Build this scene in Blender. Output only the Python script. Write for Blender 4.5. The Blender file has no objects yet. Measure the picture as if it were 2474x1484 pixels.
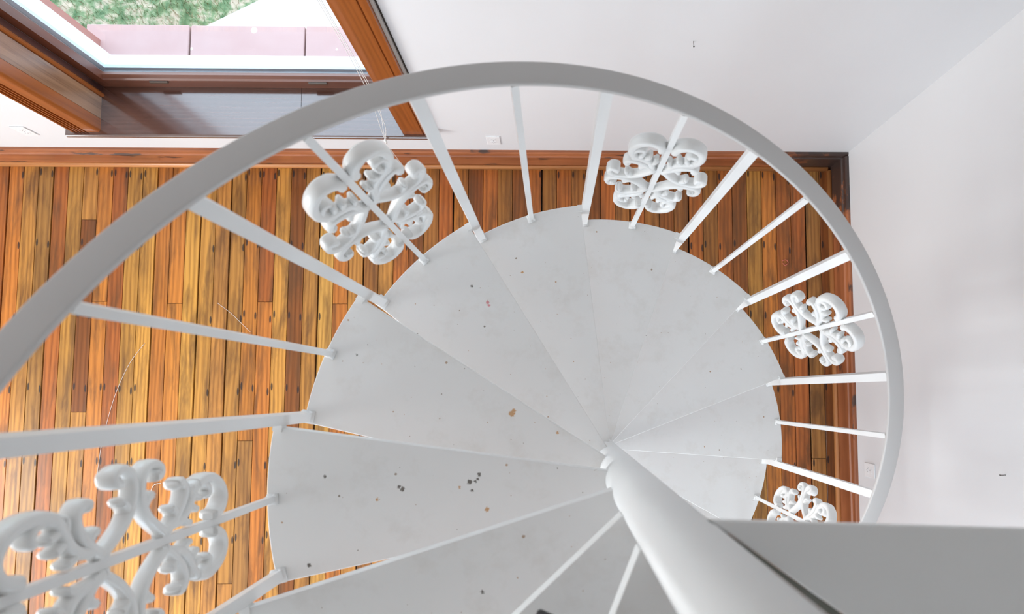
import bpy, bmesh, math, random
from mathutils import Matrix, Vector

random.seed(7)
scene = bpy.context.scene
COL = scene.collection
PI = math.pi

# ------------------------------------------------------------------ camera
FW, FH, FOC = 2474.0, 1484.0, 1750.0
PPX, PPY = 1360.19, 810.46
CAM = Vector((-0.14986, 0.19204, 4.05938))
cam_d = bpy.data.cameras.new('camera')
cam = bpy.data.objects.new('camera', cam_d)
COL.objects.link(cam)
ROT = Matrix(((0.99990587, -0.00297004, -0.0133952),
              (0.00189197, 0.99681012, -0.07978725),
              (0.01358945, 0.0797544, 0.99672191)))
cam.matrix_world = Matrix.Translation(CAM) @ ROT.to_4x4()
cam_d.sensor_fit = 'HORIZONTAL'
cam_d.sensor_width = 36.0
cam_d.lens = FOC / FW * 36.0
cam_d.shift_x = -(PPX - FW / 2) / FW
cam_d.shift_y = (PPY - FH / 2) / FW
cam_d.clip_start = 0.02
cam_d.dof.use_dof = True
cam_d.dof.focus_distance = 2.9
cam_d.dof.aperture_fstop = 4.5
scene.camera = cam

# ------------------------------------------------------------------ view + world
vs = scene.view_settings
vs.view_transform = 'Standard'
vs.look = 'None'
vs.gamma = 1.0
vs.use_curve_mapping = False
vs.exposure = -0.32

world = bpy.data.worlds.new('sky')
scene.world = world
world.use_nodes = True
bg = world.node_tree.nodes['Background']
bg.inputs['Color'].default_value = (0.68, 0.84, 1.0, 1)
bg.inputs['Strength'].default_value = 5.4


def area_light(name, loc, size_x, size_y, direction, power, color=(1, 1, 1)):
    d = bpy.data.lights.new(name, 'AREA')
    d.shape = 'RECTANGLE'
    d.size, d.size_y = size_x, size_y
    d.energy = power
    d.color = color
    o = bpy.data.objects.new(name, d)
    o.location = loc
    o.rotation_euler = Vector(direction).to_track_quat('-Z', 'Y').to_euler()
    COL.objects.link(o)
    return o


# daylight standing in the side wall windows; the upper one is added fill
area_light('daylight_west', (-5.03, -1.4, 2.05), 2.4, 2.1, (1, 0, 0), 225, (1.0, 0.985, 0.955))
area_light('added_fill_west_upper', (-5.03, -1.4, 3.95), 2.4, 0.9, (1, 0, 0), 30, (1.0, 0.985, 0.955))  # fill light added to brighten the landing, rail and treads
area_light('daylight_south', (-2.3, -3.23, 2.05), 2.2, 2.1, (0, 1, 0), 12, (1.0, 0.985, 0.955))
area_light('daylight_south', (0.3, -3.23, 2.05), 1.6, 2.1, (0, 1, 0), 12, (1.0, 0.985, 0.955))

# ------------------------------------------------------------------ helpers


def setp(o, label=None, cat=None, group=None, kind=None):
    if label: o['label'] = label
    if cat: o['category'] = cat
    if group: o['group'] = group
    if kind: o['kind'] = kind
    return o


def link(name, data, parent=None, mat=None):
    o = bpy.data.objects.new(name, data)
    COL.objects.link(o)
    if parent is not None:
        o.parent = parent
    if mat is not None and data is not None and len(data.materials) == 0:
        data.materials.append(mat)
    return o


def mesh_from(name, verts, faces, mat=None, smooth=False):
    me = bpy.data.meshes.new(name)
    me.from_pydata([tuple(v) for v in verts], [], faces)
    me.update()
    bm = bmesh.new(); bm.from_mesh(me)
    bmesh.ops.recalc_face_normals(bm, faces=bm.faces[:])
    bm.to_mesh(me); bm.free()
    if mat: me.materials.append(mat)
    if smooth:
        for pl in me.polygons: pl.use_smooth = True
    return me


class MB:
    """collects simple solids into one mesh"""
    def __init__(self):
        self.v = []; self.f = []

    def add(self, verts, faces):
        n = len(self.v)
        self.v += [tuple(q) for q in verts]
        self.f += [tuple(i + n for i in fc) for fc in faces]
        return self

    def box(self, x0, x1, y0, y1, z0, z1):
        v = [(x0, y0, z0), (x1, y0, z0), (x1, y1, z0), (x0, y1, z0), (x0, y0, z1), (x1, y0, z1), (x1, y1, z1), (x0, y1, z1)]
        return self.add(v, [(0, 3, 2, 1), (4, 5, 6, 7), (0, 1, 5, 4), (1, 2, 6, 5), (2, 3, 7, 6), (3, 0, 4, 7)])

    def prism(self, poly, axis, a, b):
        """poly: list of 2D points; extruded along axis from a to b"""
        def p(q, t):
            if axis == 'z': return (q[0], q[1], t)
            if axis == 'x': return (t, q[0], q[1])
            return (q[0], t, q[1])
        n = len(poly)
        v = [p(q, a) for q in poly] + [p(q, b) for q in poly]
        f = [tuple(range(n - 1, -1, -1)), tuple(range(n, 2 * n))]
        f += [(i, (i + 1) % n, (i + 1) % n + n, i + n) for i in range(n)]
        return self.add(v, f)

    def tube(self, pts, r, seg=6):
        pts = [Vector(q) for q in pts]
        n = len(pts); v = []; f = []
        prev = None
        for i, q in enumerate(pts):
            t = (pts[min(i + 1, n - 1)] - pts[max(i - 1, 0)]).normalized()
            if prev is None:
                a = t.orthogonal().normalized()
            else:
                a = (prev - t * prev.dot(t)).normalized()
            prev = a
            b = t.cross(a)
            rr = r[i] if isinstance(r, (list, tuple)) else r
            for s in range(seg):
                an = 2 * PI * s / seg
                v.append(q + (a * math.cos(an) + b * math.sin(an)) * rr)
        for i in range(n - 1):
            for s in range(seg):
                s2 = (s + 1) % seg
                f.append((i * seg + s, i * seg + s2, (i + 1) * seg + s2, (i + 1) * seg + s))
        f.append(tuple(range(seg - 1, -1, -1)))
        f.append(tuple((n - 1) * seg + s for s in range(seg)))
        return self.add(v, f)

    def ellipsoid(self, c, rx, ry, rz, nu=8, nv=6):
        v = []; f = []
        for j in range(1, nv):
            th = PI * j / nv
            for i in range(nu):
                ph = 2 * PI * i / nu
                v.append((c[0] + rx * math.sin(th) * math.cos(ph), c[1] + ry * math.sin(th) * math.sin(ph), c[2] + rz * math.cos(th)))
        top = len(v); v.append((c[0], c[1], c[2] + rz)); v.append((c[0], c[1], c[2] - rz))
        for j in range(nv - 2):
            for i in range(nu):
                i2 = (i + 1) % nu
                f.append((j * nu + i, j * nu + i2, (j + 1) * nu + i2, (j + 1) * nu + i))
        for i in range(nu):
            i2 = (i + 1) % nu
            f.append((top, i2, i)); f.append((top + 1, (nv - 2) * nu + i, (nv - 2) * nu + i2))
        return self.add(v, f)

    def mesh(self, name, mat=None, smooth=False):
        return mesh_from(name, self.v, self.f, mat, smooth)

    def build(self, name, mat, parent=None, bevel=0.0, smooth=False, seg=2):
        o = link(name, self.mesh(name, mat, smooth or bevel > 0), parent)
        if bevel > 0:
            m = o.modifiers.new('bevel', 'BEVEL')
            m.width = bevel; m.segments = seg; m.limit_method = 'ANGLE'; m.angle_limit = math.radians(40)
            m.harden_normals = False
            w = o.modifiers.new('wn', 'WEIGHTED_NORMAL'); w.keep_sharp = True
        return o


# ------------------------------------------------------------------ materials
class NT:
    def __init__(self, name):
        self.m = bpy.data.materials.new(name)
        self.m.use_nodes = True
        self.t = self.m.node_tree
        self.b = self.t.nodes['Principled BSDF']

    def n(self, typ, **kw):
        nd = self.t.nodes.new(typ)
        for k, v in kw.items():
            setattr(nd, k, v)
        return nd

    def l(self, a, b):
        self.t.links.new(a, b)

    def val(self, sock, v):
        if hasattr(v, 'node'):
            self.l(v, sock)
        else:
            sock.default_value = v

    def math(self, op, a, b=0.0, clamp=False):
        nd = self.n('ShaderNodeMath', operation=op, use_clamp=clamp)
        self.val(nd.inputs[0], a); self.val(nd.inputs[1], b)
        return nd.outputs[0]

    def mix(self, fac, a, b, blend='MIX'):
        nd = self.n('ShaderNodeMix', data_type='RGBA', blend_type=blend)
        self.val(nd.inputs[0], fac); self.val(nd.inputs[6], a); self.val(nd.inputs[7], b)
        return nd.outputs[2]

    def ramp(self, fac, stops, interp='LINEAR'):
        nd = self.n('ShaderNodeValToRGB')
        nd.color_ramp.interpolation = interp
        els = nd.color_ramp.elements
        while len(els) < len(stops): els.new(0.5)
        for e, (p, c) in zip(els, stops):
            e.position = p
            e.color = c if len(c) == 4 else (*c, 1)
        self.l(fac, nd.inputs[0])
        return nd.outputs[0]

    def noise(self, vec, scale, detail=4, rough=0.55, dist=0.0):
        nd = self.n('ShaderNodeTexNoise')
        nd.inputs['Scale'].default_value = scale
        nd.inputs['Detail'].default_value = detail
        nd.inputs['Roughness'].default_value = rough
        nd.inputs['Distortion'].default_value = dist
        if vec is not None: self.l(vec, nd.inputs['Vector'])
        return nd.outputs['Fac']

    def mapping(self, vec, scale=(1, 1, 1), loc=(0, 0, 0)):
        nd = self.n('ShaderNodeMapping')
        nd.inputs['Scale'].default_value = scale
        self.val(nd.inputs['Location'], loc)
        self.l(vec, nd.inputs['Vector'])
        return nd.outputs[0]

    def pos(self):
        return self.n('ShaderNodeNewGeometry').outputs['Position']

    def bump(self, h, strength=0.2, dist=0.01):
        nd = self.n('ShaderNodeBump')
        nd.inputs['Strength'].default_value = strength
        nd.inputs['Distance'].default_value = dist
        self.l(h, nd.inputs['Height'])
        self.l(nd.outputs[0], self.b.inputs['Normal'])

    def set(self, **kw):
        for k, v in kw.items():
            self.val(self.b.inputs[k.replace('_', ' ')], v)
        return self.m


def rgb(r, g, b):
    return (r, g, b, 1.0)


def srgb(r, g, b):
    f = lambda c: (c / 12.92 if c <= 0.04045 else ((c + 0.055) / 1.055) ** 2.4)
    return (f(r / 255), f(g / 255), f(b / 255), 1.0)


def mat_plain(name, col, rough=0.5, **kw):
    t = NT(name)
    t.set(Base_Color=col, Roughness=rough, **kw)
    return t.m


def mat_wall():
    t = NT('painted_plaster')
    p = t.pos()
    n1 = t.noise(p, 1.3, 3)
    c = t.mix(n1, rgb(0.71, 0.715, 0.725), rgb(0.76, 0.76, 0.76))
    t.set(Base_Color=c, Roughness=0.55)
    t.bump(t.noise(p, 160, 2), 0.05, 0.002)
    return t.m


def mat_paint_metal(name, specks=True):
    t = NT(name)
    p = t.pos()
    base = t.mix(t.noise(p, 3.0, 3), rgb(0.76, 0.76, 0.745), rgb(0.83, 0.83, 0.82))
    if specks:
        sx = t.n('ShaderNodeSeparateXYZ'); t.l(p, sx.inputs[0])
        cb = t.n('ShaderNodeCombineXYZ')
        t.l(t.math('ADD', sx.outputs[0], t.math('MULTIPLY', sx.outputs[2], 7.3)), cb.inputs[0])
        t.l(t.math('ADD', sx.outputs[1], t.math('MULTIPLY', sx.outputs[2], 3.1)), cb.inputs[1])
        vo = t.n('ShaderNodeTexVoronoi', feature='F1', voronoi_dimensions='2D')
        vo.inputs['Scale'].default_value = 17.0
        t.l(cb.outputs[0], vo.inputs['Vector'])
        sep = t.n('ShaderNodeSeparateColor'); t.l(vo.outputs['Color'], sep.inputs[0])
        r = sep.outputs[0]; g = sep.outputs[1]; b = sep.outputs[2]
        size = t.math('ADD', t.math('MULTIPLY', t.math('POWER', r, 6.0), 0.040), 0.013)
        keep = t.math('GREATER_THAN', g, 0.50)
        wob = t.math('MULTIPLY', t.math('SUBTRACT', t.noise(p, 420, 2), 0.5), 1.0)
        d = t.math('ADD', vo.outputs['Distance'], t.math('MULTIPLY', wob, 0.05))
        m = t.math('MULTIPLY', t.math('LESS_THAN', d, size), keep)
        dirt = t.mix(b, srgb(90, 76, 56), srgb(184, 140, 96))
        base = t.mix(t.math('MULTIPLY', m, 0.8), base, dirt)
        # droppings and rust spots of their own shape
        for col, spots in ((srgb(62, 50, 34), ((-0.470, -0.012, 5), (-0.477, -0.007, 4), (-0.327, 0.003, 5.5), (-0.315, 0.004, 3.2), (-0.310, 0.009, 3), (-0.307, 0.019, 4.2),
                                               (-0.322, -0.014, 3.2), (-0.635, 0.014, 3.6), (-0.663, -0.171, 4), (-0.625, 0.284, 2.6), (-0.37, 0.48, 4), (-0.28, -0.176, 3.5))),
                           (srgb(196, 140, 70), ((-0.249, 0.143, 8), (-0.244, 0.150, 5), (-0.139, 0.098, 3.5), (-0.29, -0.055, 5), (-0.349, -0.008, 3.2), (-0.524, -0.034, 3), (-0.242, 0.55, 4))),
                           (srgb(214, 120, 130), ((-0.327, 0.436, 5), (-0.324, 0.428, 4)))):
            acc = None
            for (qx, qy, rr) in spots:
                ex = t.math('SUBTRACT', sx.outputs[0], qx); ey = t.math('SUBTRACT', sx.outputs[1], qy)
                dd = t.math('POWER', t.math('ADD', t.math('MULTIPLY', ex, ex), t.math('MULTIPLY', ey, ey)), 0.5)
                mm = t.math('LESS_THAN', t.math('ADD', dd, t.math('MULTIPLY', wob, 0.011)), rr * 0.0009)
                acc = mm if acc is None else t.math('MAXIMUM', acc, mm)
            base = t.mix(t.math('MULTIPLY', acc, 0.85), base, col)
        # faint scuffs
        sc = t.ramp(t.noise(t.mapping(p, (5, 5, 5)), 2.2, 6, 0.7), [(0.52, (0, 0, 0)), (0.75, (1, 1, 1))])
        base = t.mix(t.math('MULTIPLY', sc, 0.22), base, srgb(190, 180, 165))
    t.set(Base_Color=base, Roughness=0.38)
    t.bump(t.noise(p, 90, 3), 0.06, 0.002)
    return t.m


def wood_color(t, base, vec, along='y', contrast=1.0, wave=True):
    """grain on top of a base colour; vec in metres"""
    sc = (40, 1.3, 40) if along == 'y' else ((1.3, 40, 40) if along == 'x' else (40, 40, 1.3))
    fine = t.noise(t.mapping(vec, sc), 3.2, 5, 0.65, 0.3)
    sc2 = (17, 1.1, 17) if along == 'y' else ((1.1, 17, 17) if along == 'x' else (17, 17, 1.1))
    v2 = t.mapping(vec, sc2)
    w = t.n('ShaderNodeTexWave', wave_type='BANDS', bands_direction={'y': 'X', 'x': 'Y', 'z': 'X'}[along])
    w.inputs['Scale'].default_value = 0.75
    w.inputs['Distortion'].default_value = 11.0
    w.inputs['Detail'].default_value = 2.0
    w.inputs['Detail Scale'].default_value = 0.8
    t.l(v2, w.inputs['Vector'])
    g = t.math('ADD', t.math('MULTIPLY', w.outputs['Fac'], 0.32), t.math('MULTIPLY', fine, 0.68))
    k = t.ramp(g, [(0.22, (0.50, 0.42, 0.36)), (0.45, (0.86, 0.82, 0.78)), (0.75, (1.14, 1.14, 1.12))])
    c = t.mix(contrast, rgb(1, 1, 1), k)
    return t.mix(1.0, base, c, 'MULTIPLY'), g


def mat_floor_board():
    t = NT('varnished_pine_board')
    info = t.n('ShaderNodeObjectInfo')
    rnd = info.outputs['Random']
    p = t.pos()
    off = t.n('ShaderNodeCombineXYZ')
    t.l(t.math('MULTIPLY', rnd, 3.7), off.inputs[0])
    t.l(t.math('MULTIPLY', rnd, 41.0), off.inputs[1])
    t.l(t.math('MULTIPLY', rnd, 17.0), off.inputs[2])
    add = t.n('ShaderNodeVectorMath', operation='ADD')
    t.l(p, add.inputs[0]); t.l(off.outputs[0], add.inputs[1])
    v = add.outputs[0]
    c, g = wood_color(t, info.outputs['Color'], v, 'y', 0.85)
    # long brown stains with their own shapes
    st = t.ramp(t.noise(t.mapping(v, (9, 1.5, 1)), 1.7, 4, 0.6, 0.4), [(0.45, (0, 0, 0)), (0.66, (1, 1, 1))])
    c = t.mix(t.math('MULTIPLY', st, 0.72), c, rgb(0.11, 0.048, 0.018))
    # nail heads with dark ovals: rows across the joists
    tc = t.n('ShaderNodeTexCoord')
    sp = t.n('ShaderNodeSeparateXYZ'); t.l(tc.outputs['Object'], sp.inputs[0])
    sw = t.n('ShaderNodeSeparateXYZ'); t.l(p, sw.inputs[0])
    ph = t.math('MULTIPLY', t.math('FRACT', t.math('MULTIPLY', rnd, 7.31)), 0.035)
    yy = t.math('SUBTRACT', t.math('MODULO', t.math('ADD', t.math('ADD', sw.outputs[1], 8.1), ph), 0.405), 0.2)
    for x0, salt in ((0.009, 3.1), (0.072, 3.7)):
        dx = t.math('DIVIDE', t.math('SUBTRACT', sp.outputs[0], x0), 0.0062)
        dy = t.math('DIVIDE', t.math('ADD', yy, 0.02 * salt - 0.1), 0.024)
        d2 = t.math('ADD', t.math('MULTIPLY', dx, dx), t.math('MULTIPLY', dy, dy))
        m = t.ramp(d2, [(0.55, (1, 1, 1)), (1.0, (0, 0, 0))])
        gate = t.math('GREATER_THAN', t.math('FRACT', t.math('MULTIPLY', rnd, salt * 11)), 0.60)
        c = t.mix(t.math('MULTIPLY', t.math('MULTIPLY', m, gate), 0.88), c, rgb(0.02, 0.016, 0.016))
    t.set(Base_Color=c, Roughness=0.40, Specular_IOR_Level=0.28, Coat_Weight=0.16, Coat_Roughness=0.10)
    t.bump(g, 0.12, 0.002)
    return t.m


def mat_wood(name, col, along, rough=0.35, coat=0.3, contrast=0.8, offs=0.0, coat_rough=0.15):
    t = NT(name)
    v = t.mapping(t.pos(), (1, 1, 1), (offs, offs * 2.3, offs * 3.1))
    c, g = wood_color(t, col, v, along, contrast)
    t.set(Base_Color=c, Roughness=rough, Coat_Weight=coat, Coat_Roughness=coat_rough)
    t.bump(g, 0.1, 0.002)
    return t.m


def mat_baseboard(name, along):
    t = NT(name)
    p = t.pos()
    c, g = wood_color(t, srgb(170, 104, 66), p, along, 0.75)
    big = t.ramp(t.noise(t.mapping(p, (1.4, 1.4, 3)), 1.5, 3), [(0.35, (0, 0, 0)), (0.7, (1, 1, 1))])
    c = t.mix(t.math('MULTIPLY', big, 0.6), c, srgb(116, 62, 36))
    # old black burn marks: strong at the corner of the room, a few on the way
    sx = t.n('ShaderNodeSeparateXYZ'); t.l(p, sx.inputs[0])
    dx = t.math('SUBTRACT', sx.outputs[0], 1.44); dy = t.math('SUBTRACT', sx.outputs[1], 1.49)
    d = t.math('POWER', t.math('ADD', t.math('MULTIPLY', dx, dx), t.math('MULTIPLY', dy, dy)), 0.5)
    nz = t.noise(t.mapping(p, (5, 5, 9)), 2.0, 5, 0.65)
    m = t.math('SUBTRACT', t.math('ADD', nz, 0.23), t.math('MULTIPLY', d, 0.95), True)
    burn = t.ramp(m, [(0.40, (0, 0, 0)), (0.52, (1, 1, 1))])
    n2 = t.noise(t.mapping(p, (3.2, 3.2, 14), (2.3, 0, 0)), 1.1, 4, 0.6)
    patch = t.ramp(n2, [(0.615, (0, 0, 0)), (0.65, (1, 1, 1))])
    bm_ = t.math('MAXIMUM', burn, t.math('MULTIPLY', patch, 0.9))
    c = t.mix(t.math('MULTIPLY', bm_, 0.93), c, srgb(48, 44, 44))
    t.set(Base_Color=c, Roughness=0.36, Coat_Weight=0.25, Coat_Roughness=0.2)
    t.bump(g, 0.1, 0.002)
    return t.m


M_WALL = mat_wall()
M_PAINT = mat_paint_metal('white_enamel_paint', False)
M_TREAD = mat_paint_metal('white_enamel_paint_specked', True)
M_RAIL = mat_plain('grey_handrail_paint', rgb(0.545, 0.53, 0.515), 0.42)
M_CAST = mat_plain('white_gloss_cast_iron', rgb(0.80, 0.80, 0.785), 0.28)
M_FLOOR = mat_floor_board()
M_SUB = mat_plain('dark_joint', rgb(0.012, 0.010, 0.009), 0.9)
M_BASE_X = mat_baseboard('stained_baseboard_x', 'x')
M_BASE_Y = mat_baseboard('stained_baseboard_y', 'y')
M_SHOE_X = mat_wood('shoe_moulding_x', srgb(196, 132, 78), 'x', 0.4, 0.2, 0.6, 1.3)
M_SHOE_Y = mat_wood('shoe_moulding_y', srgb(186, 124, 72), 'y', 0.4, 0.2, 0.6, 1.3)
M_CASING = mat_wood('oiled_casing', srgb(148, 80, 33), 'z', 0.35, 0.35, 0.55, 4.0)
M_PANEL = mat_wood('jamb_panel', srgb(150, 112, 84), 'z', 0.3, 0.5, 0.9, 2.0)
M_SASH = mat_wood('dark_sash', srgb(98, 56, 40), 'z', 0.35, 0.4, 0.5, 6.0)
M_SASH_X = mat_wood('dark_sash_rail', srgb(104, 62, 46), 'x', 0.35, 0.4, 0.5, 6.0)
M_SILL = mat_wood('dark_varnished_sill', srgb(88, 58, 48), 'x', 0.22, 1.0, 0.7, 8.0, 0.12)
M_SILL.node_tree.nodes['Principled BSDF'].inputs['Coat IOR'].default_value = 2.0
M_GAP_SHADE = mat_plain('painted_gap_shade', rgb(0.02, 0.012, 0.008), 0.8)
M_WHITE = mat_plain('white_exterior_paint', rgb(0.82, 0.83, 0.84), 0.5)
M_PLASTIC = mat_plain('white_plastic', rgb(0.82, 0.82, 0.82), 0.4)
M_SLOT = mat_plain('slot_shadow', rgb(0.30, 0.30, 0.31), 0.6)
M_RUST = None


def mat_rust():
    t = NT('rusty_weld')
    p = t.pos()
    n = t.noise(p, 42, 5, 0.7)
    c = t.mix(t.ramp(n, [(0.42, (0, 0, 0)), (0.62, (1, 1, 1))]), srgb(182, 178, 172), srgb(150, 116, 96))
    t.set(Base_Color=c, Roughness=0.8)
    return t.m


M_RUST = mat_rust()
M_EDGE = mat_plain('grey_green_edge', srgb(112, 114, 106), 0.6)


def mat_glass():
    t = NT('window_glass')
    nd = t.t.nodes
    tr = nd.new('ShaderNodeBsdfTransparent')
    gl = nd.new('ShaderNodeBsdfGlossy'); gl.inputs['Roughness'].default_value = 0.02
    lw = nd.new('ShaderNodeLayerWeight'); lw.inputs['Blend'].default_value = 0.5
    fac = t.math('ADD', t.math('MULTIPLY', t.math('POWER', lw.outputs['Facing'], 5.0), 0.5), 0.04)
    mx = nd.new('ShaderNodeMixShader')
    t.l(fac, mx.inputs[0]); t.l(tr.outputs[0], mx.inputs[1]); t.l(gl.outputs[0], mx.inputs[2])
    t.l(mx.outputs[0], nd['Material Output'].inputs['Surface'])
    return t.m


M_GLASS = mat_glass()


def mat_stone():
    t = NT('painted_sill_stone')
    p = t.pos()
    c = t.mix(t.noise(p, 6, 4), srgb(196, 170, 167), srgb(184, 150, 146))
    vo = t.n('ShaderNodeTexVoronoi'); vo.inputs['Scale'].default_value = 16
    t.l(p, vo.inputs['Vector'])
    sep = t.n('ShaderNodeSeparateColor'); t.l(vo.outputs['Color'], sep.inputs[0])
    sz = t.math('MULTIPLY', t.math('POWER', sep.outputs[0], 3.0), 0.42)
    d = t.math('ADD', vo.outputs['Distance'], t.math('MULTIPLY', t.noise(p, 60, 3), 0.12))
    m = t.math('LESS_THAN', d, sz)
    c = t.mix(m, c, rgb(0.85, 0.84, 0.82))
    t.set(Base_Color=c, Roughness=0.8)
    return t.m


M_STONE = mat_stone()


def mat_grass():
    t = NT('lawn_grass')
    p = t.pos()
    c = t.ramp(t.noise(p, 11, 5, 0.65), [(0.36, srgb(70, 112, 76)), (0.48, srgb(116, 146, 108)), (0.60, srgb(196, 186, 166))])
    t.set(Base_Color=c, Roughness=0.9)
    return t.m


M_GRASS = mat_grass()
M_CONCRETE = mat_plain('pale_concrete', rgb(0.72, 0.72, 0.70), 0.9)
M_CORD = mat_plain('white_cord', rgb(0.85, 0.84, 0.80), 0.7)
M_THREAD = mat_plain('pale_thread', rgb(0.80, 0.72, 0.66), 0.8)
M_PINK = mat_plain('red_thread', rgb(0.72, 0.20, 0.15), 0.8)
M_BLACK = mat_plain('black_leather', rgb(0.025, 0.025, 0.03), 0.45)
M_RUBBER = mat_plain('black_rubber', rgb(0.03, 0.03, 0.03), 0.8)
M_NAIL = mat_plain('dark_nail', rgb(0.08, 0.07, 0.06), 0.5)

# ------------------------------------------------------------------ room dimensions
XW, YW = 1.461, 1.5095          # right wall face, back wall face
XL, YF = -5.00, -3.20           # left wall face, front wall face
HC = 4.7                        # ceiling of the tall stair hall
WX0, WX1 = -2.40, -0.905        # clear opening of the window
SILL_Z = 0.53
WIN_TOP = 2.95

# ------------------------------------------------------------------ structure: walls
wb = MB()
wb.box(XL - 0.15, WX0 - 0.052, YW, YW + 0.14, -0.02, HC)
wb.box(WX1 + 0.052, XW + 0.14, YW, YW + 0.14, -0.02, HC)
wb.box(WX0 - 0.052, WX1 + 0.052, YW, YW + 0.14, -0.02, SILL_Z - 0.03)
wb.box(WX0 - 0.052, WX1 + 0.052, YW, YW + 0.14, WIN_TOP, HC)
setp(wb.build('wall_back', M_WALL), kind='structure')
M_BRICKWALL = mat_plain('exterior_masonry', srgb(172, 122, 112), 0.85)
wo = MB()
OX0, OX1 = -2.47, -0.83
wo.box(XL - 0.15, OX0, YW + 0.142, 1.99, -0.7, HC)
wo.box(OX1, XW + 0.14, YW + 0.142, 1.99, -0.7, HC)
wo.box(OX0, OX1, YW + 0.142, 1.99, -0.7, 0.40)
wo.box(OX0, OX1, YW + 0.142, 1.99, WIN_TOP + 0.02, HC)
setp(wo.build('wall_exterior', M_BRICKWALL), kind='structure')
setp(MB().box(XW, XW + 0.14, YF - 0.14, YW, -0.02, HC).build('wall_right', M_WALL), kind='structure')


def holed_wall(name, axis, face, lo, hi, holes, z0, z1, out, upper=None):
    m = MB()
    def bx(a, b, c, d):
        if axis == 'x': m.box(min(face, face + out), max(face, face + out), a, b, c, d)
        else: m.box(a, b, min(face, face + out), max(face, face + out), c, d)
    cur = lo
    for a, b in holes:
        bx(cur, a, -0.02, HC); bx(a, b, -0.02, z0); bx(a, b, z1, HC if upper is None else upper[0]); cur = b
        if upper: bx(a, b, upper[1], HC)
    bx(cur, hi, -0.02, HC)
    return setp(m.build(name, M_WALL), kind='structure')


wl = holed_wall('wall_left', 'x', XL, YF - 0.14, YW, [(-2.6, -0.2)], 1.0, 3.1, -0.14, (3.5, 4.4))  # upper opening is cut for the added fill window
holed_wall('wall_front', 'y', YF, XL, XW, [(-3.4, -1.2), (-0.5, 1.1)], 1.0, 3.1, -0.14)
setp(MB().box(XL - 0.15, XW + 0.14, YF - 0.14, 1.99, HC, HC + 0.1).build('ceiling', mat_plain('grey_ceiling_paint', rgb(0.76, 0.76, 0.75), 0.7)), kind='structure')


def side_window(n, axis, face, a, b, z0=1.0, z1=3.1):
    root = link('window_%d' % n, None)
    setp(root, kind='structure')
    f = MB()
    def bx(lo, hi, z0, z1):
        if axis == 'x': f.box(face - 0.02, face + 0.015, lo, hi, z0, z1)
        else: f.box(lo, hi, face - 0.02, face + 0.015, z0, z1)
    zm = (z0 + z1) / 2
    bx(a - 0.10, a, z0 - 0.1, z1 + 0.12); bx(b, b + 0.10, z0 - 0.1, z1 + 0.12)
    bx(a, b, z1, z1 + 0.12); bx(a, b, z0 - 0.1, z0); bx(a, b, zm - 0.02, zm + 0.03)
    bx((a + b) / 2 - 0.025, (a + b) / 2 + 0.025, z0, zm - 0.02); bx((a + b) / 2 - 0.025, (a + b) / 2 + 0.025, zm + 0.03, z1)
    f.build('window_frame', M_CASING, root)


side_window(2, 'x', XL, -2.6, -0.2)
side_window(5, 'x', XL, -2.6, -0.2, 3.5, 4.4)  # made-up upstairs window, put in to carry the upper fill light
side_window(3, 'y', YF, -3.4, -1.2)
side_window(4, 'y', YF, -0.5, 1.1)

setp(MB().box(XL, XW - 0.001, YF, -0.862, 3.0, 3.24).build('floor_upper_shade', M_WALL), kind='structure')  # upper deck out of view, added and extended to shade the top treads

# ------------------------------------------------------------------ floor and its boards
floor = link('floor', MB().box(XL, XW, YF, YW, -0.06, -0.018).mesh('floor', M_SUB))
setp(floor, kind='structure')
X0, PITCH = -3.234, 0.0838
PAL = {'y': (0.66, 0.34, 0.105), 't': (0.54, 0.275, 0.09), 'o': (0.60, 0.235, 0.065), 'r': (0.46, 0.155, 0.05),
       'd': (0.27, 0.095, 0.035), 'b': (0.36, 0.155, 0.055), 'l': (0.72, 0.40, 0.14), 'g': (0.42, 0.22, 0.085)}
TONES = {-3: 'o', -2: 't', -1: 'r', 0: 'o', 1: 't', 2: 'g', 3: 'r', 4: 't', 5: 't', 6: 'o', 7: 'r', 8: 't', 9: 'y', 10: 'o', 11: 'o',
         12: 'y', 13: 'y', 14: 't', 15: 't', 16: 'o', 17: 'r', 18: 'y', 19: 'd', 20: 't', 21: 'l', 22: 'o', 23: 't', 24: 'b', 25: 't',
         26: 'r', 27: 'd', 28: 'b', 29: 'r', 30: 'o', 31: 'd', 32: 'r', 33: 'b', 34: 'd', 35: 'r', 36: 'b', 37: 'r', 38: 'b', 39: 'd',
         40: 'r', 41: 'b', 42: 'r', 43: 'b', 44: 'd', 45: 'b', 46: 'r', 47: 'b', 48: 'r', 49: 'd', 50: 't', 51: 'o', 52: 'r', 53: 'r',
         54: 'g', 55: 'd'}
JOINTS = {5: [1.164, 0.083], 17: [0.70], 11: [0.69], 16: [-0.074], 22: [0.69], 54: [-0.167], 15: [-0.845], 1: [-0.506], 6: [0.70]}
WIDE = {0, 3, 13, 15, 21, 24, 46, 54, 10, 30, 36, 42}
SECOND = {(5, 1): 'd', (5, 2): 't', (17, 1): 'o', (11, 1): 'o', (16, 1): 'g', (22, 1): 'o'}
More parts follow.
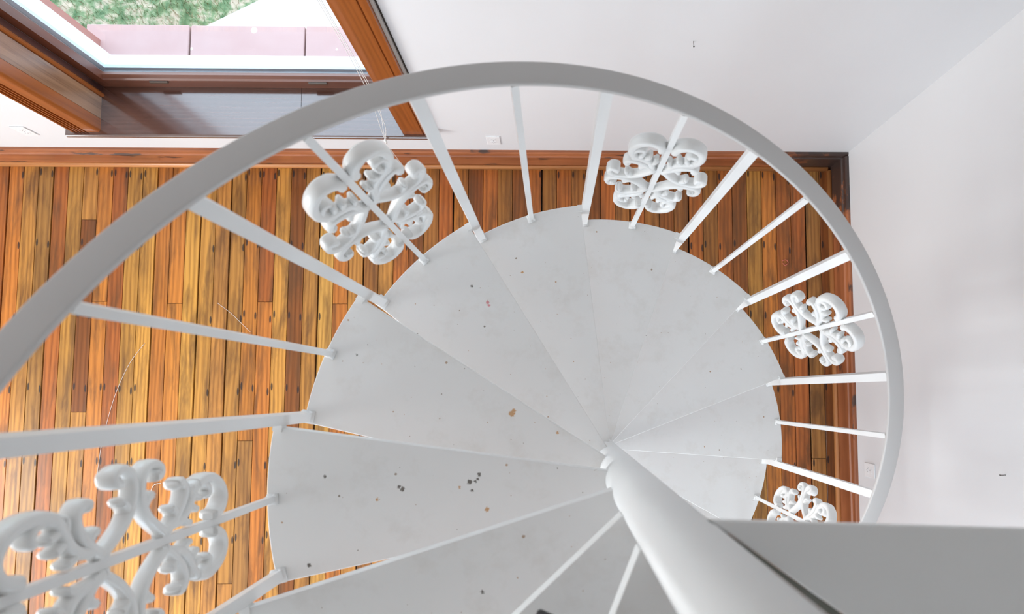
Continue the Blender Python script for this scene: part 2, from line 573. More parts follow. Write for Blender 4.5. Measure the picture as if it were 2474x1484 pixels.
for i in range(-22, 57):
    xa = X0 + i * PITCH + (0.0042 if i in WIDE else 0.0015)
    xb = X0 + (i + 1) * PITCH - (0.0042 if (i + 1) in WIDE else 0.0015)
    if i == 56: xb = XW
    if xa < XL: xa = XL
    if xb <= xa or xa >= XW: continue
    xb = min(xb, XW)
    js = list(JOINTS.get(i, []))
    js.append(random.uniform(-2.4, -1.45))
    cuts = [YW] + sorted(js, reverse=True) + [YF]
    for s in range(len(cuts) - 1):
        ya, yb = cuts[s + 1] + 0.0012, cuts[s] - 0.0012
        w, ln = xb - xa, yb - ya
        e = 0.0012
        v = []
        for (ix, iz) in ((0, -0.018), (w, -0.018), (w, -e), (w - e, 0), (e, 0), (0, -e)):
            v.append((ix, 0, iz))
        m = MB().prism([(q[0], q[2]) for q in v], 'y', 0, ln)
        o = link('floor_board', m.mesh('floor_board', M_FLOOR), floor)
        o.location = (xa, ya, random.uniform(-0.0008, 0.0004))
        tone = PAL[SECOND.get((i, s), TONES.get(i, random.choice('otrby')))]
        k = random.uniform(0.9, 1.1) * (1.02 if i < 25 else 1.16)  # right-hand boards tinted lighter to make up for weaker light there
        o.color = (tone[0] * k * 0.86, tone[1] * k * random.uniform(0.73, 0.82), tone[2] * k * 0.52, 1)

# ------------------------------------------------------------------ baseboards
ZB = 0.215


def base_profile():
    # (distance from the wall, height): body with moulded cap
    return [(0, 0.0), (0.022, 0.0), (0.022, 0.155), (0.026, 0.160), (0.026, 0.168), (0.020, 0.176), (0.017, 0.188),
            (0.019, 0.196), (0.018, 0.205), (0.012, ZB), (0.0, ZB)]


def shoe_profile():
    pts = [(0.022, 0.0)]
    for k in range(7):
        a = k * PI / 12
        pts.append((0.022 + 0.020 * math.cos(a), 0.024 * math.sin(a)))
    return pts


bb = link('baseboard_back', MB().prism([(YW - d, z) for d, z in base_profile()], 'x', XL, XW - 0.0005).mesh('baseboard_back', M_BASE_X))
setp(bb, kind='structure')
link('shoe_moulding', MB().prism([(YW - d, z) for d, z in shoe_profile()], 'x', XL, XW - 0.04).mesh('shoe_moulding', M_SHOE_X, True), bb)
br = link('baseboard_right', MB().prism([(XW - d, z) for d, z in base_profile()], 'y', YF, YW - 0.022).mesh('baseboard_right', M_BASE_Y))
setp(br, kind='structure')
link('shoe_moulding', MB().prism([(XW - d, z) for d, z in shoe_profile()], 'y', YF, YW - 0.04).mesh('shoe_moulding', M_SHOE_Y, True), br)

# ------------------------------------------------------------------ window 1
win = link('window_1', None)
setp(win, kind='structure')
CF = 1.4775   # casing front


def casing_left():
    xo, xi = -2.545, -2.398
    pts = [(xo, YW), (xo, CF + 0.012)]
    # bead, four flutes, flat, round inner edge
    for k in range(5):
        a = PI - k * PI / 4
        pts.append((xo + 0.008 + 0.008 * math.cos(a), CF + 0.010 - 0.010 * math.sin(a)))
    x = xo + 0.018
    for fl in range(4):
        for k in range(6):
            a = k * PI / 5
            pts.append((x + 0.0065 - 0.0065 * math.cos(a), CF + 0.017 * math.sin(a)))
        x += 0.018
    pts.append((x + 0.004, CF))
    for k in range(7):
        a = k * PI / 12
        pts.append((xi - 0.016 + 0.016 * math.sin(a), CF + 0.016 - 0.016 * math.cos(a)))
    pts.append((xi, 1.545)); pts.append((xi - 0.004, 1.545)); pts.append((xi - 0.004, YW))
    return pts


link('casing', MB().prism(casing_left(), 'z', SILL_Z, WIN_TOP + 0.15).mesh('casing', M_CASING), win)
rc = [(-0.903, YW), (-0.907, YW), (-0.907, 1.545), (-0.907, CF + 0.016)]
for k in range(6):
    a = k * PI / 10
    rc.append((-0.907 + 0.016 - 0.016 * math.cos(a), CF + 0.016 - 0.016 * math.sin(a)))
rc += [(-0.802, CF), (-0.800, CF + 0.006), (-0.797, CF + 0.006), (-0.795, CF), (-0.768, CF + 0.002), (-0.764, CF + 0.014)]
rc += [(-0.764, YW)]
link('casing', MB().prism(rc, 'z', SILL_Z, WIN_TOP + 0.15).mesh('casing', M_CASING), win)
M_BAND = mat_plain('grey_back_band', srgb(150, 145, 140), 0.6)
link('back_band', MB().box(-0.7635, -0.752, CF + 0.012, YW, SILL_Z, WIN_TOP + 0.15).mesh('back_band', M_BAND), win)
link('shadow_gap', MB().box(-0.7518, -0.749, CF + 0.024, YW, 0.9, WIN_TOP + 0.15).mesh('shadow_gap', M_GAP_SHADE), win)  # near-black solid strip, painted shade for the gap beside the casing
# deep jambs
link('jamb', MB().box(WX0 - 0.05, WX0, 1.5475, 1.655, SILL_Z, WIN_TOP).mesh('jamb', M_PANEL), win)
link('jamb', MB().box(WX1, WX1 + 0.05, 1.5475, 1.655, SILL_Z, WIN_TOP).mesh('jamb', M_PANEL), win)
link('head_jamb', MB().box(WX0, WX1, 1.51, 1.72, WIN_TOP - 0.03, WIN_TOP).mesh('head_jamb', M_CASING), win)


def stop_profile(xj, s):
    pts = [(xj - s * 0.05, 1.657)]
    for k in range(7):
        a = k * PI / 6
        pts.append((xj + s * 0.013 * math.sin(a), 1.668 - 0.011 * math.cos(a)))
    pts += [(xj, 1.684), (xj - s * 0.05, 1.684)]
    return pts


link('stop_bead', MB().prism(stop_profile(WX0, 1), 'z', SILL_Z, WIN_TOP - 0.03).mesh('stop_bead', M_CASING, False), win)
link('stop_bead', MB().prism(stop_profile(WX1, -1), 'z', SILL_Z, WIN_TOP - 0.03).mesh('stop_bead', M_CASING, False), win)
# sill in two planks with rounded nosing
SY0, SY1 = 1.457, 1.712


def sill_profile():
    pts = [(SY1, SILL_Z), (SY1, SILL_Z - 0.03), (SY0 + 0.012, SILL_Z - 0.03)]
    for k in range(7):
        a = -PI / 2 - k * PI / 6
        pts.append((SY0 + 0.012 + 0.012 * math.cos(a), SILL_Z - 0.015 + 0.015 * math.sin(a)))
    return pts


def sill_piece(xa, xb, lo, hi):
    m = MB()
    m.prism(sill_profile(), 'x', max(xa, lo), min(xb, hi))
    return m


link('sill_board', sill_piece(WX0 + 0.0, -1.412, WX0, WX1).mesh('sill_board', M_SILL), win)
link('sill_board', sill_piece(-1.410, WX1, WX0, WX1).mesh('sill_board', M_SILL), win)


def horn(xa, xb):
    pts = [(YW - 0.0005, SILL_Z - 0.0005), (YW - 0.0005, SILL_Z - 0.03), (SY0 + 0.012, SILL_Z - 0.03)]
    for k in range(7):
        a = -PI / 2 - k * PI / 6
        pts.append((SY0 + 0.012 + 0.012 * math.cos(a), SILL_Z - 0.015 + 0.0148 * math.sin(a)))
    return MB().prism(pts, 'x', xa, xb)


link('sill_horn', horn(-2.57, WX0 - 0.0005).mesh('sill_horn', M_SILL), win)
link('sill_horn', horn(WX1 + 0.0005, -0.735).mesh('sill_horn', M_SILL), win)
# lower sash
sash = link('sash', MB().box(WX0, WX0 + 0.05, 1.712, 1.752, SILL_Z, 1.75).box(WX1 - 0.05, WX1, 1.712, 1.752, SILL_Z, 1.75).mesh('sash', M_SASH), win)
link('bottom_rail', MB().prism([(1.712, SILL_Z), (1.752, SILL_Z), (1.752, 0.612), (1.735, 0.62), (1.720, 0.612), (1.712, 0.604)], 'x', WX0 + 0.05, WX1 - 0.05).mesh('bottom_rail', M_SASH_X), sash)
link('meeting_rail', MB().box(WX0 + 0.05, WX1 - 0.05, 1.712, 1.752, 1.70, 1.75).mesh('meeting_rail', M_SASH_X), sash)
link('pane', MB().box(WX0 + 0.045, WX1 - 0.045, 1.7315, 1.7345, 0.612, 1.705).mesh('pane', M_GLASS), sash)
for xl in (-2.085, -1.31):
    link('sash_lift', MB().box(xl - 0.04, xl + 0.04, 1.704, 1.7118, 0.585, 0.600).build('tmp', M_NAIL).data, sash) if False else MB().box(xl - 0.045, xl + 0.045, 1.703, 1.7115, 0.588, 0.602).build('sash_lift', mat_plain('bronze_lift', rgb(0.07, 0.045, 0.03), 0.4), sash, 0.002)
upper = link('upper_sash', MB().box(WX0, WX0 + 0.05, 1.756, 1.776, 1.70, WIN_TOP).box(WX1 - 0.05, WX1, 1.756, 1.776, 1.70, WIN_TOP)
             .box(WX0 + 0.05, WX1 - 0.05, 1.756, 1.776, 1.70, 1.75).box(WX0 + 0.05, WX1 - 0.05, 1.756, 1.776, WIN_TOP - 0.06, WIN_TOP).mesh('upper_sash', M_SASH), win)
link('pane', MB().box(WX0 + 0.045, WX1 - 0.045, 1.7645, 1.7675, 1.745, WIN_TOP - 0.055).mesh('pane', M_GLASS), upper)
# storm window and white outer frame
M_STORM = mat_plain('storm_frame_pale_blue', srgb(206, 222, 232), 0.35)
storm = link('storm_frame', MB().box(WX0 + 0.004, WX0 + 0.034, 1.79, 1.806, 0.53, WIN_TOP).box(WX1 - 0.034, WX1 - 0.004, 1.79, 1.806, 0.53, WIN_TOP)
             .box(WX0 + 0.034, WX1 - 0.034, 1.79, 1.806, 0.53, 0.575).box(WX0 + 0.034, WX1 - 0.034, 1.79, 1.806, WIN_TOP - 0.04, WIN_TOP).mesh('storm_frame', M_STORM), win)
link('track', MB().box(WX0 + 0.02, WX1 - 0.02, 1.778, 1.7895, 0.53, 0.552).mesh('track', M_STORM), storm)
link('outer_frame', MB().box(OX0, WX0 + 0.002, 1.757, 1.90, 0.46, WIN_TOP).box(WX1 - 0.002, OX1, 1.757, 1.90, 0.46, WIN_TOP).mesh('outer_frame', M_WHITE), win)
link('outer_sill', MB().prism([(1.756, 0.50), (1.756, 0.5285), (1.895, 0.492), (1.895, 0.458), (1.756, 0.458)], 'x', WX0 + 0.003, WX1 - 0.003).mesh('outer_sill', M_WHITE), win)
xs = [OX0 - 0.08, -2.02, -1.43, -0.75]
for k in range(3):
    MB().box(xs[k] + 0.004, xs[k + 1] - 0.004, 1.897 if 0 < k < 9 else 1.897, 2.075, 0.402, 0.455 - 0.004 * (k % 2)).build('sill_stone', M_STONE, win, 0.006)

# ------------------------------------------------------------------ outside
ground = link('ground_outside', MB().box(-9, 4, 1.991, 9, -0.75, -0.62).mesh('ground_outside', M_GRASS))
setp(ground, kind='structure')


def path_x(y):
    # left edge of the concrete walk at a given y
    return -2.43 + (y - 2.63) * (0.32 / 0.17)


walk = MB().prism([(path_x(2.0), 2.0), (4, 2.0), (4, 9), (path_x(5.0) + 0.0, 9.0), (path_x(3.6), 3.6)], 'z', -0.62, -0.595)
setp(walk.build('walkway', M_CONCRETE), kind='structure')
gv, gf = [], []
rg = random.Random(3)
for k in range(26000):
    y = 2.02 + (rg.random() ** 1.6) * 3.5
    x = rg.uniform(-5.2, min(path_x(y) - 0.01, 1.0)) if path_x(y) > -5.1 else -5.2
    hgt = rg.uniform(0.025, 0.07); a = rg.uniform(0, PI); w = rg.uniform(0.0015, 0.0035)
    dx, dy = math.cos(a) * w, math.sin(a) * w
    lx, ly = rg.uniform(-0.03, 0.03), rg.uniform(-0.03, 0.03)
    n = len(gv)
    gv += [(x - dx, y - dy, -0.62), (x + dx, y + dy, -0.62), (x + lx, y + ly, -0.62 + hgt)]
    gf.append((n, n + 1, n + 2))
gm = bpy.data.meshes.new('grass'); gm.from_pydata(gv, [], gf); gm.materials.append(M_GRASS)
setp(link('grass', gm), 'pale green lawn grass outside the window beside the concrete walk', 'grass', kind='stuff')

# ------------------------------------------------------------------ spiral staircase
RB, Z0, RISE = 0.745, 2.49154, 0.1874938
PH0, DPH = 3.18558, -0.439596
R_OUT = 0.757
POLE = (0.008, 0.007)
stair = link('spiral_staircase', None)
setp(stair, 'white painted steel spiral staircase with scrollwork balusters and a grey-white curved handrail', 'staircase')


def ang(k): return PH0 + k * DPH
def tz(k): return Z0 - k * RISE


# centre pole, slightly faceted sleeves
pm = MB()
seg = 28
pm.tube([(POLE[0], POLE[1], 0.0), (POLE[0], POLE[1], 4.02)], 0.0455, seg)
pole = pm.build('center_pole', M_PAINT, stair)
for pl in pole.data.polygons:
    pl.use_smooth = len(pl.vertices) == 4
link('base_flange', MB().tube([(POLE[0], POLE[1], 0.0005), (POLE[0], POLE[1], 0.012)], 0.10, 28).mesh('base_flange', M_PAINT), pole)


def solve_t(d, off):
    return math.sqrt(R_OUT * R_OUT - off * off)


def tread_mesh():
    """local frame: origin on the axis at the tread's top, +x along its middle line; stairs descend towards -y"""
    a, b = math.radians(-10.0), math.radians(9.6)
    of, ob = 0.022, 0.050
    da, na = Vector((math.cos(a), math.sin(a))), Vector((math.sin(a), -math.cos(a)))
    db, nb = Vector((math.cos(b), math.sin(b))), Vector((-math.sin(b), math.cos(b)))
    F0 = da * 0.030 + na * of
    F1 = da * solve_t(0, of) + na * of
    B1 = db * solve_t(0, ob) + nb * ob
    B0 = db * 0.012 + nb * ob
    arc = []
    a0, a1 = math.atan2(F1.y, F1.x), math.atan2(B1.y, B1.x)
    for k in range(15):
        t = a0 + (a1 - a0) * k / 14
        arc.append((R_OUT * math.cos(t), R_OUT * math.sin(t)))
    poly = [tuple(F0)] + arc + [tuple(B0)]
    m = MB().prism(poly, 'z', -0.006, 0.0)
    # folded front flange
    q0 = F0; q1 = da * (solve_t(0, of) - 0.004) + na * of
    th = na * -0.005
    m.prism([tuple(q0 + na * 0.0), tuple(q1), tuple(q1 + th), tuple(q0 + th)], 'z', -0.042, -0.006)
    return m


tm = tread_mesh().mesh('tread', M_TREAD, True)
treads = {}
for k in range(-3, 13):
    o = link('tread', tm, stair)
    o.location = (0, 0, tz(k)); o.rotation_euler = (0, 0, ang(k))
    md = o.modifiers.new('bevel', 'BEVEL'); md.width = 0.0022; md.segments = 2; md.limit_method = 'ANGLE'; md.angle_limit = math.radians(40)
    o.modifiers.new('wn', 'WEIGHTED_NORMAL')
    treads[k] = o

# landing plate beside the pole
ZL = 3.24
lp = [(0.024, 0.052), (XW - 0.003, 0.012), (XW - 0.003, -0.86), (-0.05, -0.86), (-0.05, -0.19), (0.05, -0.19), (0.235, -0.096)]
landing = MB().prism(lp, 'z', ZL - 0.010, ZL).build('landing_plate', M_PAINT, stair, 0.003)
# grey-green strip along the plate edge towards the pole, and the rusty weld under it
e0, e1 = Vector((0.024, 0.052)), Vector((0.235, -0.096))
ed = (e1 - e0).normalized(); en = Vector((ed.y, -ed.x))
link('plate_edge', MB().prism([tuple(e0 + ed * 0.002 + en * 0.0004), tuple(e1 + en * 0.0004), tuple(e1 + en * 0.012), tuple(e0 + ed * 0.002 + en * 0.0015)], 'z', ZL - 0.012, ZL - 0.003).mesh('plate_edge', M_EDGE), landing)
ws = []
for q, w in ((0.045, 0.006), (0.07, 0.010), (0.09, 0.009), (0.12, 0.014), (0.15, 0.013), (0.18, 0.018), (0.21, 0.017), (0.25, 0.021)):
    ws.append((q, w))
wpoly = [tuple(e0 + ed * q + en * (0.0016 + 0.0105 * q / 0.2577 + w * 0.75)) for q, w in ws] + [tuple(e0 + ed * q + en * (0.0018 + 0.0105 * q / 0.2577)) for q, w in reversed(ws)]
link('weld_strip', MB().prism(wpoly, 'z', ZL - 0.03, ZL - 0.012).mesh('weld_strip', M_RUST), landing)

# ---- balusters: local frame x radial outwards, y tangential, z up, origin on the tread
RAIL_U = 0.948      # underside of the rail above the tread level


def bar_mesh(w, h0, h1):
    m = MB().box(-w / 2, w / 2, -w / 2, w / 2, h0, h1)
    return m.mesh('baluster', M_PAINT)


MW, JW = 0.0132, 0.0225
slope = RISE / (-DPH)   # metres of fall per radian
m_bar = bar_mesh(MW, 0.0, RAIL_U)
j_bar = bar_mesh(JW, 0.0, RAIL_U + RISE * 0.5)


def collar_mesh(w, name):
    m = MB()
    m.prism([(-w * 0.95, -w * 0.85), (w * 0.7, -w * 0.85), (w * 0.95, -w * 0.4), (w * 0.95, w * 0.4), (w * 0.7, w * 0.85), (-w * 0.95, w * 0.85)], 'z', 0.0, 0.007)
    m.ellipsoid((w * 0.35, w * 0.62, 0.006), 0.005, 0.004, 0.004)
    m.ellipsoid((-w * 0.45, -w * 0.62, 0.006), 0.005, 0.004, 0.004)
    return m.mesh(name, M_PAINT, True)


collar_m = collar_mesh(MW, 'base_collar')
collar_j = collar_mesh(JW * 0.8, 'base_collar')
lug_me = MB().box(-0.010, 0.010, 0.0, 0.014, -0.020, 0.004).mesh('tread_lug', M_PAINT)


# ---- cast scroll ornament (one half: u >= 0)
def catmull(pts, n=6):
    out = []
    P = [pts[0]] + list(pts) + [pts[-1]]
    for i in range(1, len(P) - 2):
        p0, p1, p2, p3 = [Vector(q) for q in P[i - 1:i + 3]]
        for s in range(n):
            t = s / n
            out.append(0.5 * ((2 * p1) + (-p0 + p2) * t + (2 * p0 - 5 * p1 + 4 * p2 - p3) * t * t + (-p0 + 3 * p1 - 3 * p2 + p3) * t ** 3))
    out.append(Vector(pts[-1]))
    return out


def with_curl(pts, r, turn, turns=1.0, n=12):
    """append a spiral to a 2D path; turn = +1 left, -1 right"""
    p1, p0 = Vector(pts[-1]), Vector(pts[-2])
    d = (p1 - p0).normalized()
    c = p1 + Vector((-d.y, d.x)) * (r * turn)
    a0 = math.atan2(p1.y - c.y, p1.x - c.x)
    out = list(pts)
    for k in range(1, n + 1):
        t = k / n
        rr = r * (1 - 0.62 * t)
        an = a0 + turn * 2 * PI * turns * t
        out.append(c + Vector((math.cos(an), math.sin(an))) * rr)
    return out


def ribbon(m, path, wa, wb, depth_a, depth_b, sv):
    """sweep a rounded band along a 2D path (u, v); width wa->wb in plane, depth radial"""
    n = len(path)
    verts, faces = [], []
    sec = []
    for k in range(10):
        a = 2 * PI * k / 10
        ca, sa = math.cos(a), math.sin(a)
        e = 0.62
        sec.append((math.copysign(abs(ca) ** e, ca), math.copysign(abs(sa) ** e, sa)))
    for i, q in enumerate(path):
        t = i / (n - 1)
        d = (Vector(path[min(i + 1, n - 1)]) - Vector(path[max(i - 1, 0)])).normalized()
        nn = Vector((-d.y, d.x))
        w = (wa + (wb - wa) * t) * 1.17; dp = depth_a + (depth_b - depth_a) * t
        for (s1, s2) in sec:
            # slight dish on the room-facing sides gives the cast band its rolled look
            u = q[0] + nn.x * w * s1; v = q[1] + nn.y * w * s1
            verts.append((dp * s2, u, v * sv))
    for i in range(n - 1):
        for k in range(10):
            k2 = (k + 1) % 10
            faces.append((i * 10 + k, i * 10 + k2, (i + 1) * 10 + k2, (i + 1) * 10 + k))
    faces.append(tuple(range(10))); faces.append(tuple((n - 1) * 10 + k for k in range(10)))
    m.add(verts, faces)


def scroll_half():
    m = MB()
    for sv in (1, -1):
        # lyre arm: clip -> waist -> outer tip curl
        arm = catmull([(0.013, 0.076), (0.027, 0.052), (0.044, 0.029), (0.066, 0.0135), (0.090, 0.0085), (0.110, 0.016), (0.1195, 0.037),
                       (0.113, 0.058), (0.101, 0.056), (0.099, 0.043)], 5)
        ribbon(m, arm, 0.0072, 0.0060, 0.0115, 0.0150, sv)
        m.ellipsoid((0, 0.105, 0.050 * sv), 0.0160, 0.0085, 0.0095)
        # leaf bump on the arm
        leaf = catmull([(0.056, 0.018), (0.068, 0.026), (0.074, 0.036)], 4)
        ribbon(m, leaf, 0.0070, 0.0055, 0.0105, 0.0125, sv)
        m.ellipsoid((0, 0.075, 0.037 * sv), 0.0130, 0.0070, 0.0075)
        # U turn from the clip to the hooked nub
        nub = catmull([(0.013, 0.076), (0.021, 0.094), (0.036, 0.112), (0.054, 0.128), (0.072, 0.133), (0.084, 0.121), (0.081, 0.108)], 5)
        ribbon(m, nub, 0.0075, 0.0068, 0.0115, 0.0140, sv)
        m.ellipsoid((0, 0.079, 0.111 * sv), 0.0150, 0.0085, 0.0095)
        sm = catmull([(0.030, 0.106), (0.042, 0.101), (0.046, 0.092)], 4)
        ribbon(m, sm, 0.0065, 0.0060, 0.0110, 0.0125, sv)
        m.ellipsoid((0, 0.046, 0.091 * sv), 0.0128, 0.0068, 0.0070)
        # leafy body from the bar out to the loop
        body = catmull([(0.021, 0.096), (0.024, 0.122), (0.036, 0.142), (0.054, 0.155), (0.071, 0.169), (0.077, 0.188)], 5)
        ribbon(m, body, 0.0075, 0.0080, 0.0110, 0.0140, sv)
        for (p0, p1, p2) in (((0.026, 0.128), (0.018, 0.138), (0.015, 0.149)), ((0.044, 0.150), (0.036, 0.163), (0.033, 0.172)),
                             ((0.060, 0.160), (0.053, 0.172), (0.050, 0.184)), ((0.052, 0.152), (0.064, 0.150), (0.072, 0.153))):
            ribbon(m, catmull([p0, p1, p2], 3), 0.0062, 0.0050, 0.0110, 0.0120, sv)
            m.ellipsoid((0, p2[0], p2[1] * sv), 0.0125, 0.0060, 0.0062)
        # big loop back to the bar, ending in a squared foot
        loop = catmull([(0.073, 0.172), (0.0795, 0.198), (0.077, 0.228), (0.064, 0.254), (0.044, 0.266), (0.026, 0.259), (0.0165, 0.243), (0.0150, 0.228)], 5)
        ribbon(m, loop, 0.0085, 0.0080, 0.0140, 0.0165, sv)
        ic = catmull([(0.076, 0.192), (0.067, 0.208), (0.056, 0.213), (0.050, 0.206)], 4)
        ribbon(m, ic, 0.0070, 0.0055, 0.0130, 0.0125, sv)
        m.ellipsoid((0, 0.052, 0.206 * sv), 0.0130, 0.0070, 0.0075)
    return m


half = scroll_half()
scroll_me = half.mesh('scroll', M_CAST, True)
scroll_mi = mesh_from('scroll', [(x, -y, z) for x, y, z in half.v], half.f, M_CAST, True)
clip_me = MB().box(-0.009, 0.009, 0.0068, 0.0165, -0.011, 0.011).mesh('clip', M_PAINT)
clip_mi = MB().box(-0.009, 0.009, -0.0165, -0.0068, -0.011, 0.011).mesh('clip', M_PAINT)
SC = 0.515

for k in range(-3, 12):
    # mid-tread baluster
    b = link('baluster', m_bar, stair)
    b.location = (RB * math.cos(ang(k)), RB * math.sin(ang(k)), tz(k)); b.rotation_euler = (0, 0, ang(k))
    link('base_collar', collar_m, b)
    if k % 2 == 0 and k >= -2:
        for me in (scroll_me, scroll_mi):
            s = link('scroll', me, b); s.location = (0, 0, SC)
        for me in (clip_me, clip_mi):
            for v in (-0.236, -0.076, 0.076, 0.236):
                c = link('clip', me, b); c.location = (0, 0, SC + v)
    # joint baluster between tread k and tread k+1
    kj = k + 0.5 + 0.0115
    b = link('baluster', j_bar, stair)
    b.location = ((RB + 0.006) * math.cos(ang(kj)), (RB + 0.006) * math.sin(ang(kj)), tz(k + 1)); b.rotation_euler = (0, 0, ang(kj))
    link('base_collar', collar_j, b)
    l = link('tread_lug', lug_me, b)
    l.location = (-0.004, JW / 2, RISE)

# handrail: flat bar following the helix
hw, ht, rd = 0.0207, 0.0130, 0.0035
RR = 0.7584
sec = []
for (cx, cz, a0) in ((hw - rd, ht - rd, 0), (-hw + rd, ht - rd, 90), (-hw + rd, rd, 180), (hw - rd, rd, 270)):
    for s in range(4):
        a = math.radians(a0 + 30 * s)
        sec.append((cx + rd * math.cos(a), cz + rd * math.sin(a)))
hv, hf = [], []
NS = 260
KA, KB = -3.6, 11.6
for i in range(NS + 1):
    k = KA + (KB - KA) * i / NS
    a = ang(k)
    for (dr, dz) in sec:
        r = RR + dr
        hv.append((r * math.cos(a), r * math.sin(a), tz(k) + RAIL_U + dz))
ns = len(sec)
for i in range(NS):
    for s in range(ns):
        s2 = (s + 1) % ns
        hf.append((i * ns + s, i * ns + s2, (i + 1) * ns + s2, (i + 1) * ns + s))
hf.append(tuple(range(ns))); hf.append(tuple(NS * ns + s for s in range(ns)))
link('handrail', mesh_from('handrail', hv, hf, M_RAIL, True), stair)

# ------------------------------------------------------------------ outlets
def outlet(loc, rz, label):
    """plate faces local -y; local x along the wall"""
    root = link('wall_outlet', None)
    root.location = loc; root.rotation_euler = (0, 0, rz)
    setp(root, label, 'outlet', 'white wall outlets')
    MB().box(-0.036, 0.036, -0.006, 0.0, -0.0585, 0.0585).build('cover_plate', M_PLASTIC, root, 0.003)
    for z in (0.0195, -0.0195):
        pts = []
        for k in range(16):
            a = 2 * PI * k / 16
            pts.append((0.0172 * math.cos(a), z + max(-0.0125, min(0.0125, 0.0172 * math.sin(a)))))
        r = link('receptacle', MB().prism(pts, 'y', -0.0072, -0.006).mesh('receptacle', M_PLASTIC), root)
        sl = MB().box(-0.0078, -0.0055, -0.0075, -0.0072, z - 0.001, z + 0.007).box(0.0055, 0.0078, -0.0075, -0.0072, z - 0.001, z + 0.006)
        sl.box(-0.002, 0.002, -0.0075, -0.0072, z - 0.0085, z - 0.0045)
        link('slots', sl.mesh('slots', M_SLOT), r)
    link('screw', MB().ellipsoid((0, -0.006, 0), 0.003, 0.0012, 0.003).mesh('screw', M_SLOT, True), root)


outlet((-0.465, YW, 0.369), 0, 'white wall outlet low on the back wall between window and room corner')
outlet((-2.822, YW, 0.461), 0, 'white wall outlet beside the fluted window casing')
outlet((XW, -0.195, 0.362), -PI / 2, 'white wall outlet above the baseboard of the right wall near the burnt corner')

# ------------------------------------------------------------------ blind cord
def smooth_path(pts, n=8):
    out = []
    P = [pts[0]] + list(pts) + [pts[-1]]
    for i in range(1, len(P) - 2):
        p0, p1, p2, p3 = [Vector(q) for q in P[i - 1:i + 3]]
        for s in range(n):
            t = s / n
            out.append(0.5 * ((2 * p1) + (-p0 + p2) * t + (2 * p0 - 5 * p1 + 4 * p2 - p3) * t * t + (-p0 + 3 * p1 - 3 * p2 + p3) * t ** 3))
    out.append(Vector(pts[-1]))
    return out


cord = link('blind_cord', None)
cord.location = (-0.95, 1.44, 0.5)
setp(cord, 'thin white blind cords with a small connector hanging over the dark window sill', 'cord')
CL = Vector(cord.location)
YC = 1.44
for dx, bow in ((0.0, 0.0), (0.012, 0.012), (0.02, -0.008)):
    pts = [(-0.905 + dx * 0.6, YC, 2.75), (-0.905 + dx * 0.6, YC, 1.80), (-0.918 + dx, YC - 0.002, 1.22), (-0.940 + dx * 1.2, YC - 0.004, 0.95),
           (-0.962 + dx + bow, YC - 0.006, 0.75), (-0.982, YC - 0.006, 0.56)]
    pts = [Vector(q) - CL for q in pts]
    link('cord', MB().tube(smooth_path(pts), 0.0013, 5).mesh('cord', M_CORD, True), cord)
link('connector', MB().tube([Vector((-0.982, YC - 0.006, 0.565)) - CL, Vector((-0.984, YC - 0.006, 0.53)) - CL], [0.007, 0.0055], 10).mesh('connector', M_CORD, True), cord)
pts = [Vector(q) - CL for q in ((-0.984, YC - 0.006, 0.53), (-0.978, YC - 0.012, 0.35), (-0.966, YC - 0.02, 0.16), (-0.955, YC - 0.028, 0.01))]
link('pull_string', MB().tube(smooth_path(pts), 0.0011, 5).mesh('pull_string', M_CORD, True), cord)

# ------------------------------------------------------------------ threads and scraps on the floor
def thread(pts, r, mat, label):
    pts = [(x, y, r + 0.001) for x, y in pts]
    base = Vector(pts[0])
    o = link('thread', MB().tube([q - base for q in smooth_path(pts)], r, 5).mesh('thread', mat, True))
    o.location = base
    return setp(o, label, 'thread', 'threads lying on the floor')


thread([(-2.426, 0.465), (-2.50, 0.36), (-2.56, 0.22), (-2.60, 0.08), (-2.635, -0.10), (-2.65, -0.26)], 0.0011, M_THREAD, 'long pale thread curving across the pine floorboards left of the stair')
thread([(-2.034, 0.694), (-1.96, 0.64), (-1.90, 0.585), (-1.843, 0.531)], 0.001, M_THREAD, 'short straight pale thread on the floorboards between two balusters')
thread([(-2.30, -0.305), (-2.335, -0.312), (-2.352, -0.345), (-2.345, -0.385)], 0.0016, M_CORD, 'short hooked white thread on the floorboards by the scrollwork')
thread([(1.15, 0.945), (1.172, 0.952), (1.185, 0.935), (1.168, 0.92), (1.155, 0.932)], 0.0016, M_PINK, 'small curled red thread on the floorboards')

# ------------------------------------------------------------------ nails in the plaster
def nail(loc, d, label):
    q = Vector(d)
    m = MB().tube([Vector((0, 0, 0)), q * 0.022 + Vector((0, 0, 0.004))], 0.0014, 6)
    m.tube([q * 0.022 + Vector((0, 0, 0.004)), q * 0.0235 + Vector((0, 0, 0.0045))], 0.0032, 8)
    o = link('wall_nail', m.mesh('wall_nail', M_NAIL)); o.location = loc
    return setp(o, label, 'nail', 'nails left in the walls')


nail((0.373, YW, 1.446), (0, -1, 0), 'small dark nail sticking out of the back wall')
nail((XW, -0.095, 1.473), (-1, 0, 0), 'small dark nail sticking out of the right wall')

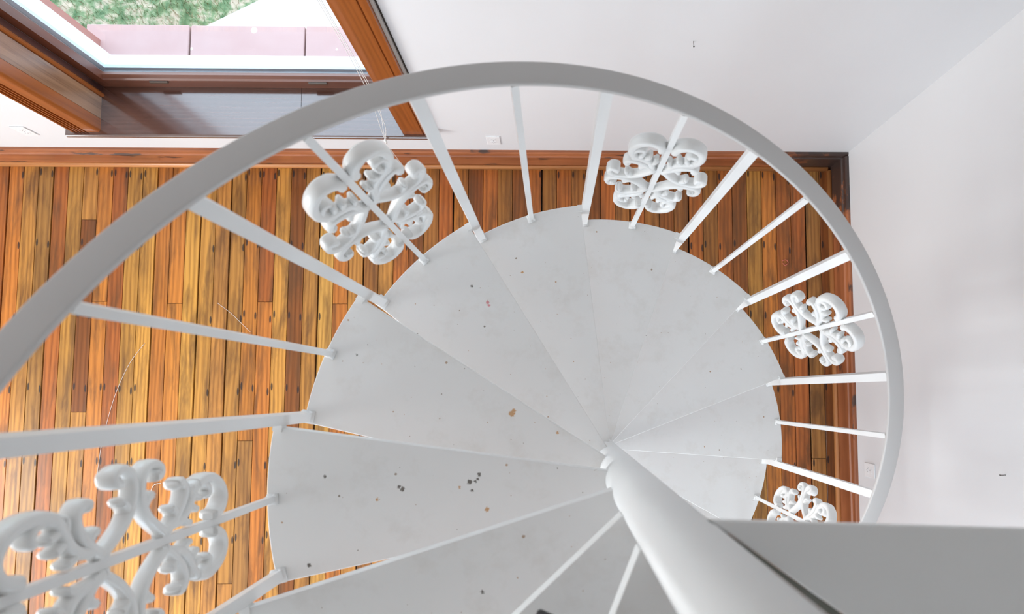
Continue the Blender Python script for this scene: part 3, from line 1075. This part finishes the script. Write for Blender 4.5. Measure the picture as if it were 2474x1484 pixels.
# ------------------------------------------------------------------ shoe on the upper tread
def shoe():
    toe, heel = Vector((-0.168, -0.098)), Vector((-0.062, -0.372))
    z = tz(-3) + 0.0005
    root = link('shoe', None)
    root.location = ((toe.x + heel.x) / 2, (toe.y + heel.y) / 2, z)
    d = (heel - toe).normalized()
    root.rotation_euler = (0, 0, math.atan2(d.y, d.x))
    setp(root, 'black lace-up shoe standing on the upper tread with its toe over the edge', 'shoe')
    L = (heel - toe).length
    def outline(t):  # half width along the shoe, 0 toe .. 1 heel
        return 0.052 * (math.sin(min(1, t * 2.6) * PI / 2) ** 0.7) * (1 - 0.35 * math.exp(-((t - 0.62) / 0.2) ** 2)) * (1 if t < 0.85 else math.sqrt(max(0.05, 1 - ((t - 0.85) / 0.155) ** 2)))
    def hgt(t):
        return 0.040 + 0.012 * min(1, t * 5) + 0.062 * (0.5 - 0.5 * math.cos(PI * max(0, min(1, (t - 0.22) / 0.38))))
    for name, mat, z0, z1f, grow in (('sole', M_RUBBER, 0.0, None, 1.06), ('upper', M_BLACK, 0.02, hgt, 1.0)):
        v, f = [], []
        N, S = 20, 14
        for i in range(N + 1):
            t = 0.004 + 0.992 * i / N
            w = outline(t) * grow
            top = 0.022 if z1f is None else z1f(t)
            for s in range(S):
                a = 2 * PI * s / S
                ca, sa = math.cos(a), math.sin(a)
                e = 0.45 if z1f is None else 0.75
                y = w * math.copysign(abs(ca) ** e, ca)
                zz = (z0 + top) / 2 + (top - z0) / 2 * math.copysign(abs(sa) ** e, sa)
                v.append(((t - 0.5) * L, y, zz))
        for i in range(N):
            for s in range(S):
                s2 = (s + 1) % S
                f.append((i * S + s, i * S + s2, (i + 1) * S + s2, (i + 1) * S + s))
        f.append(tuple(range(S))); f.append(tuple(N * S + s for s in range(S)))
        link(name, mesh_from(name, v, f, mat, True), root)
    for q in range(4):
        t = 0.36 + q * 0.06
        zt = hgt(t) + 0.001
        link('lace', MB().tube([((t - 0.5) * L, -0.022, zt - 0.008), ((t - 0.5) * L, 0, zt + 0.002), ((t - 0.5) * L, 0.022, zt - 0.008)], 0.0025, 6).mesh('lace', M_RUBBER, True), root)


shoe()
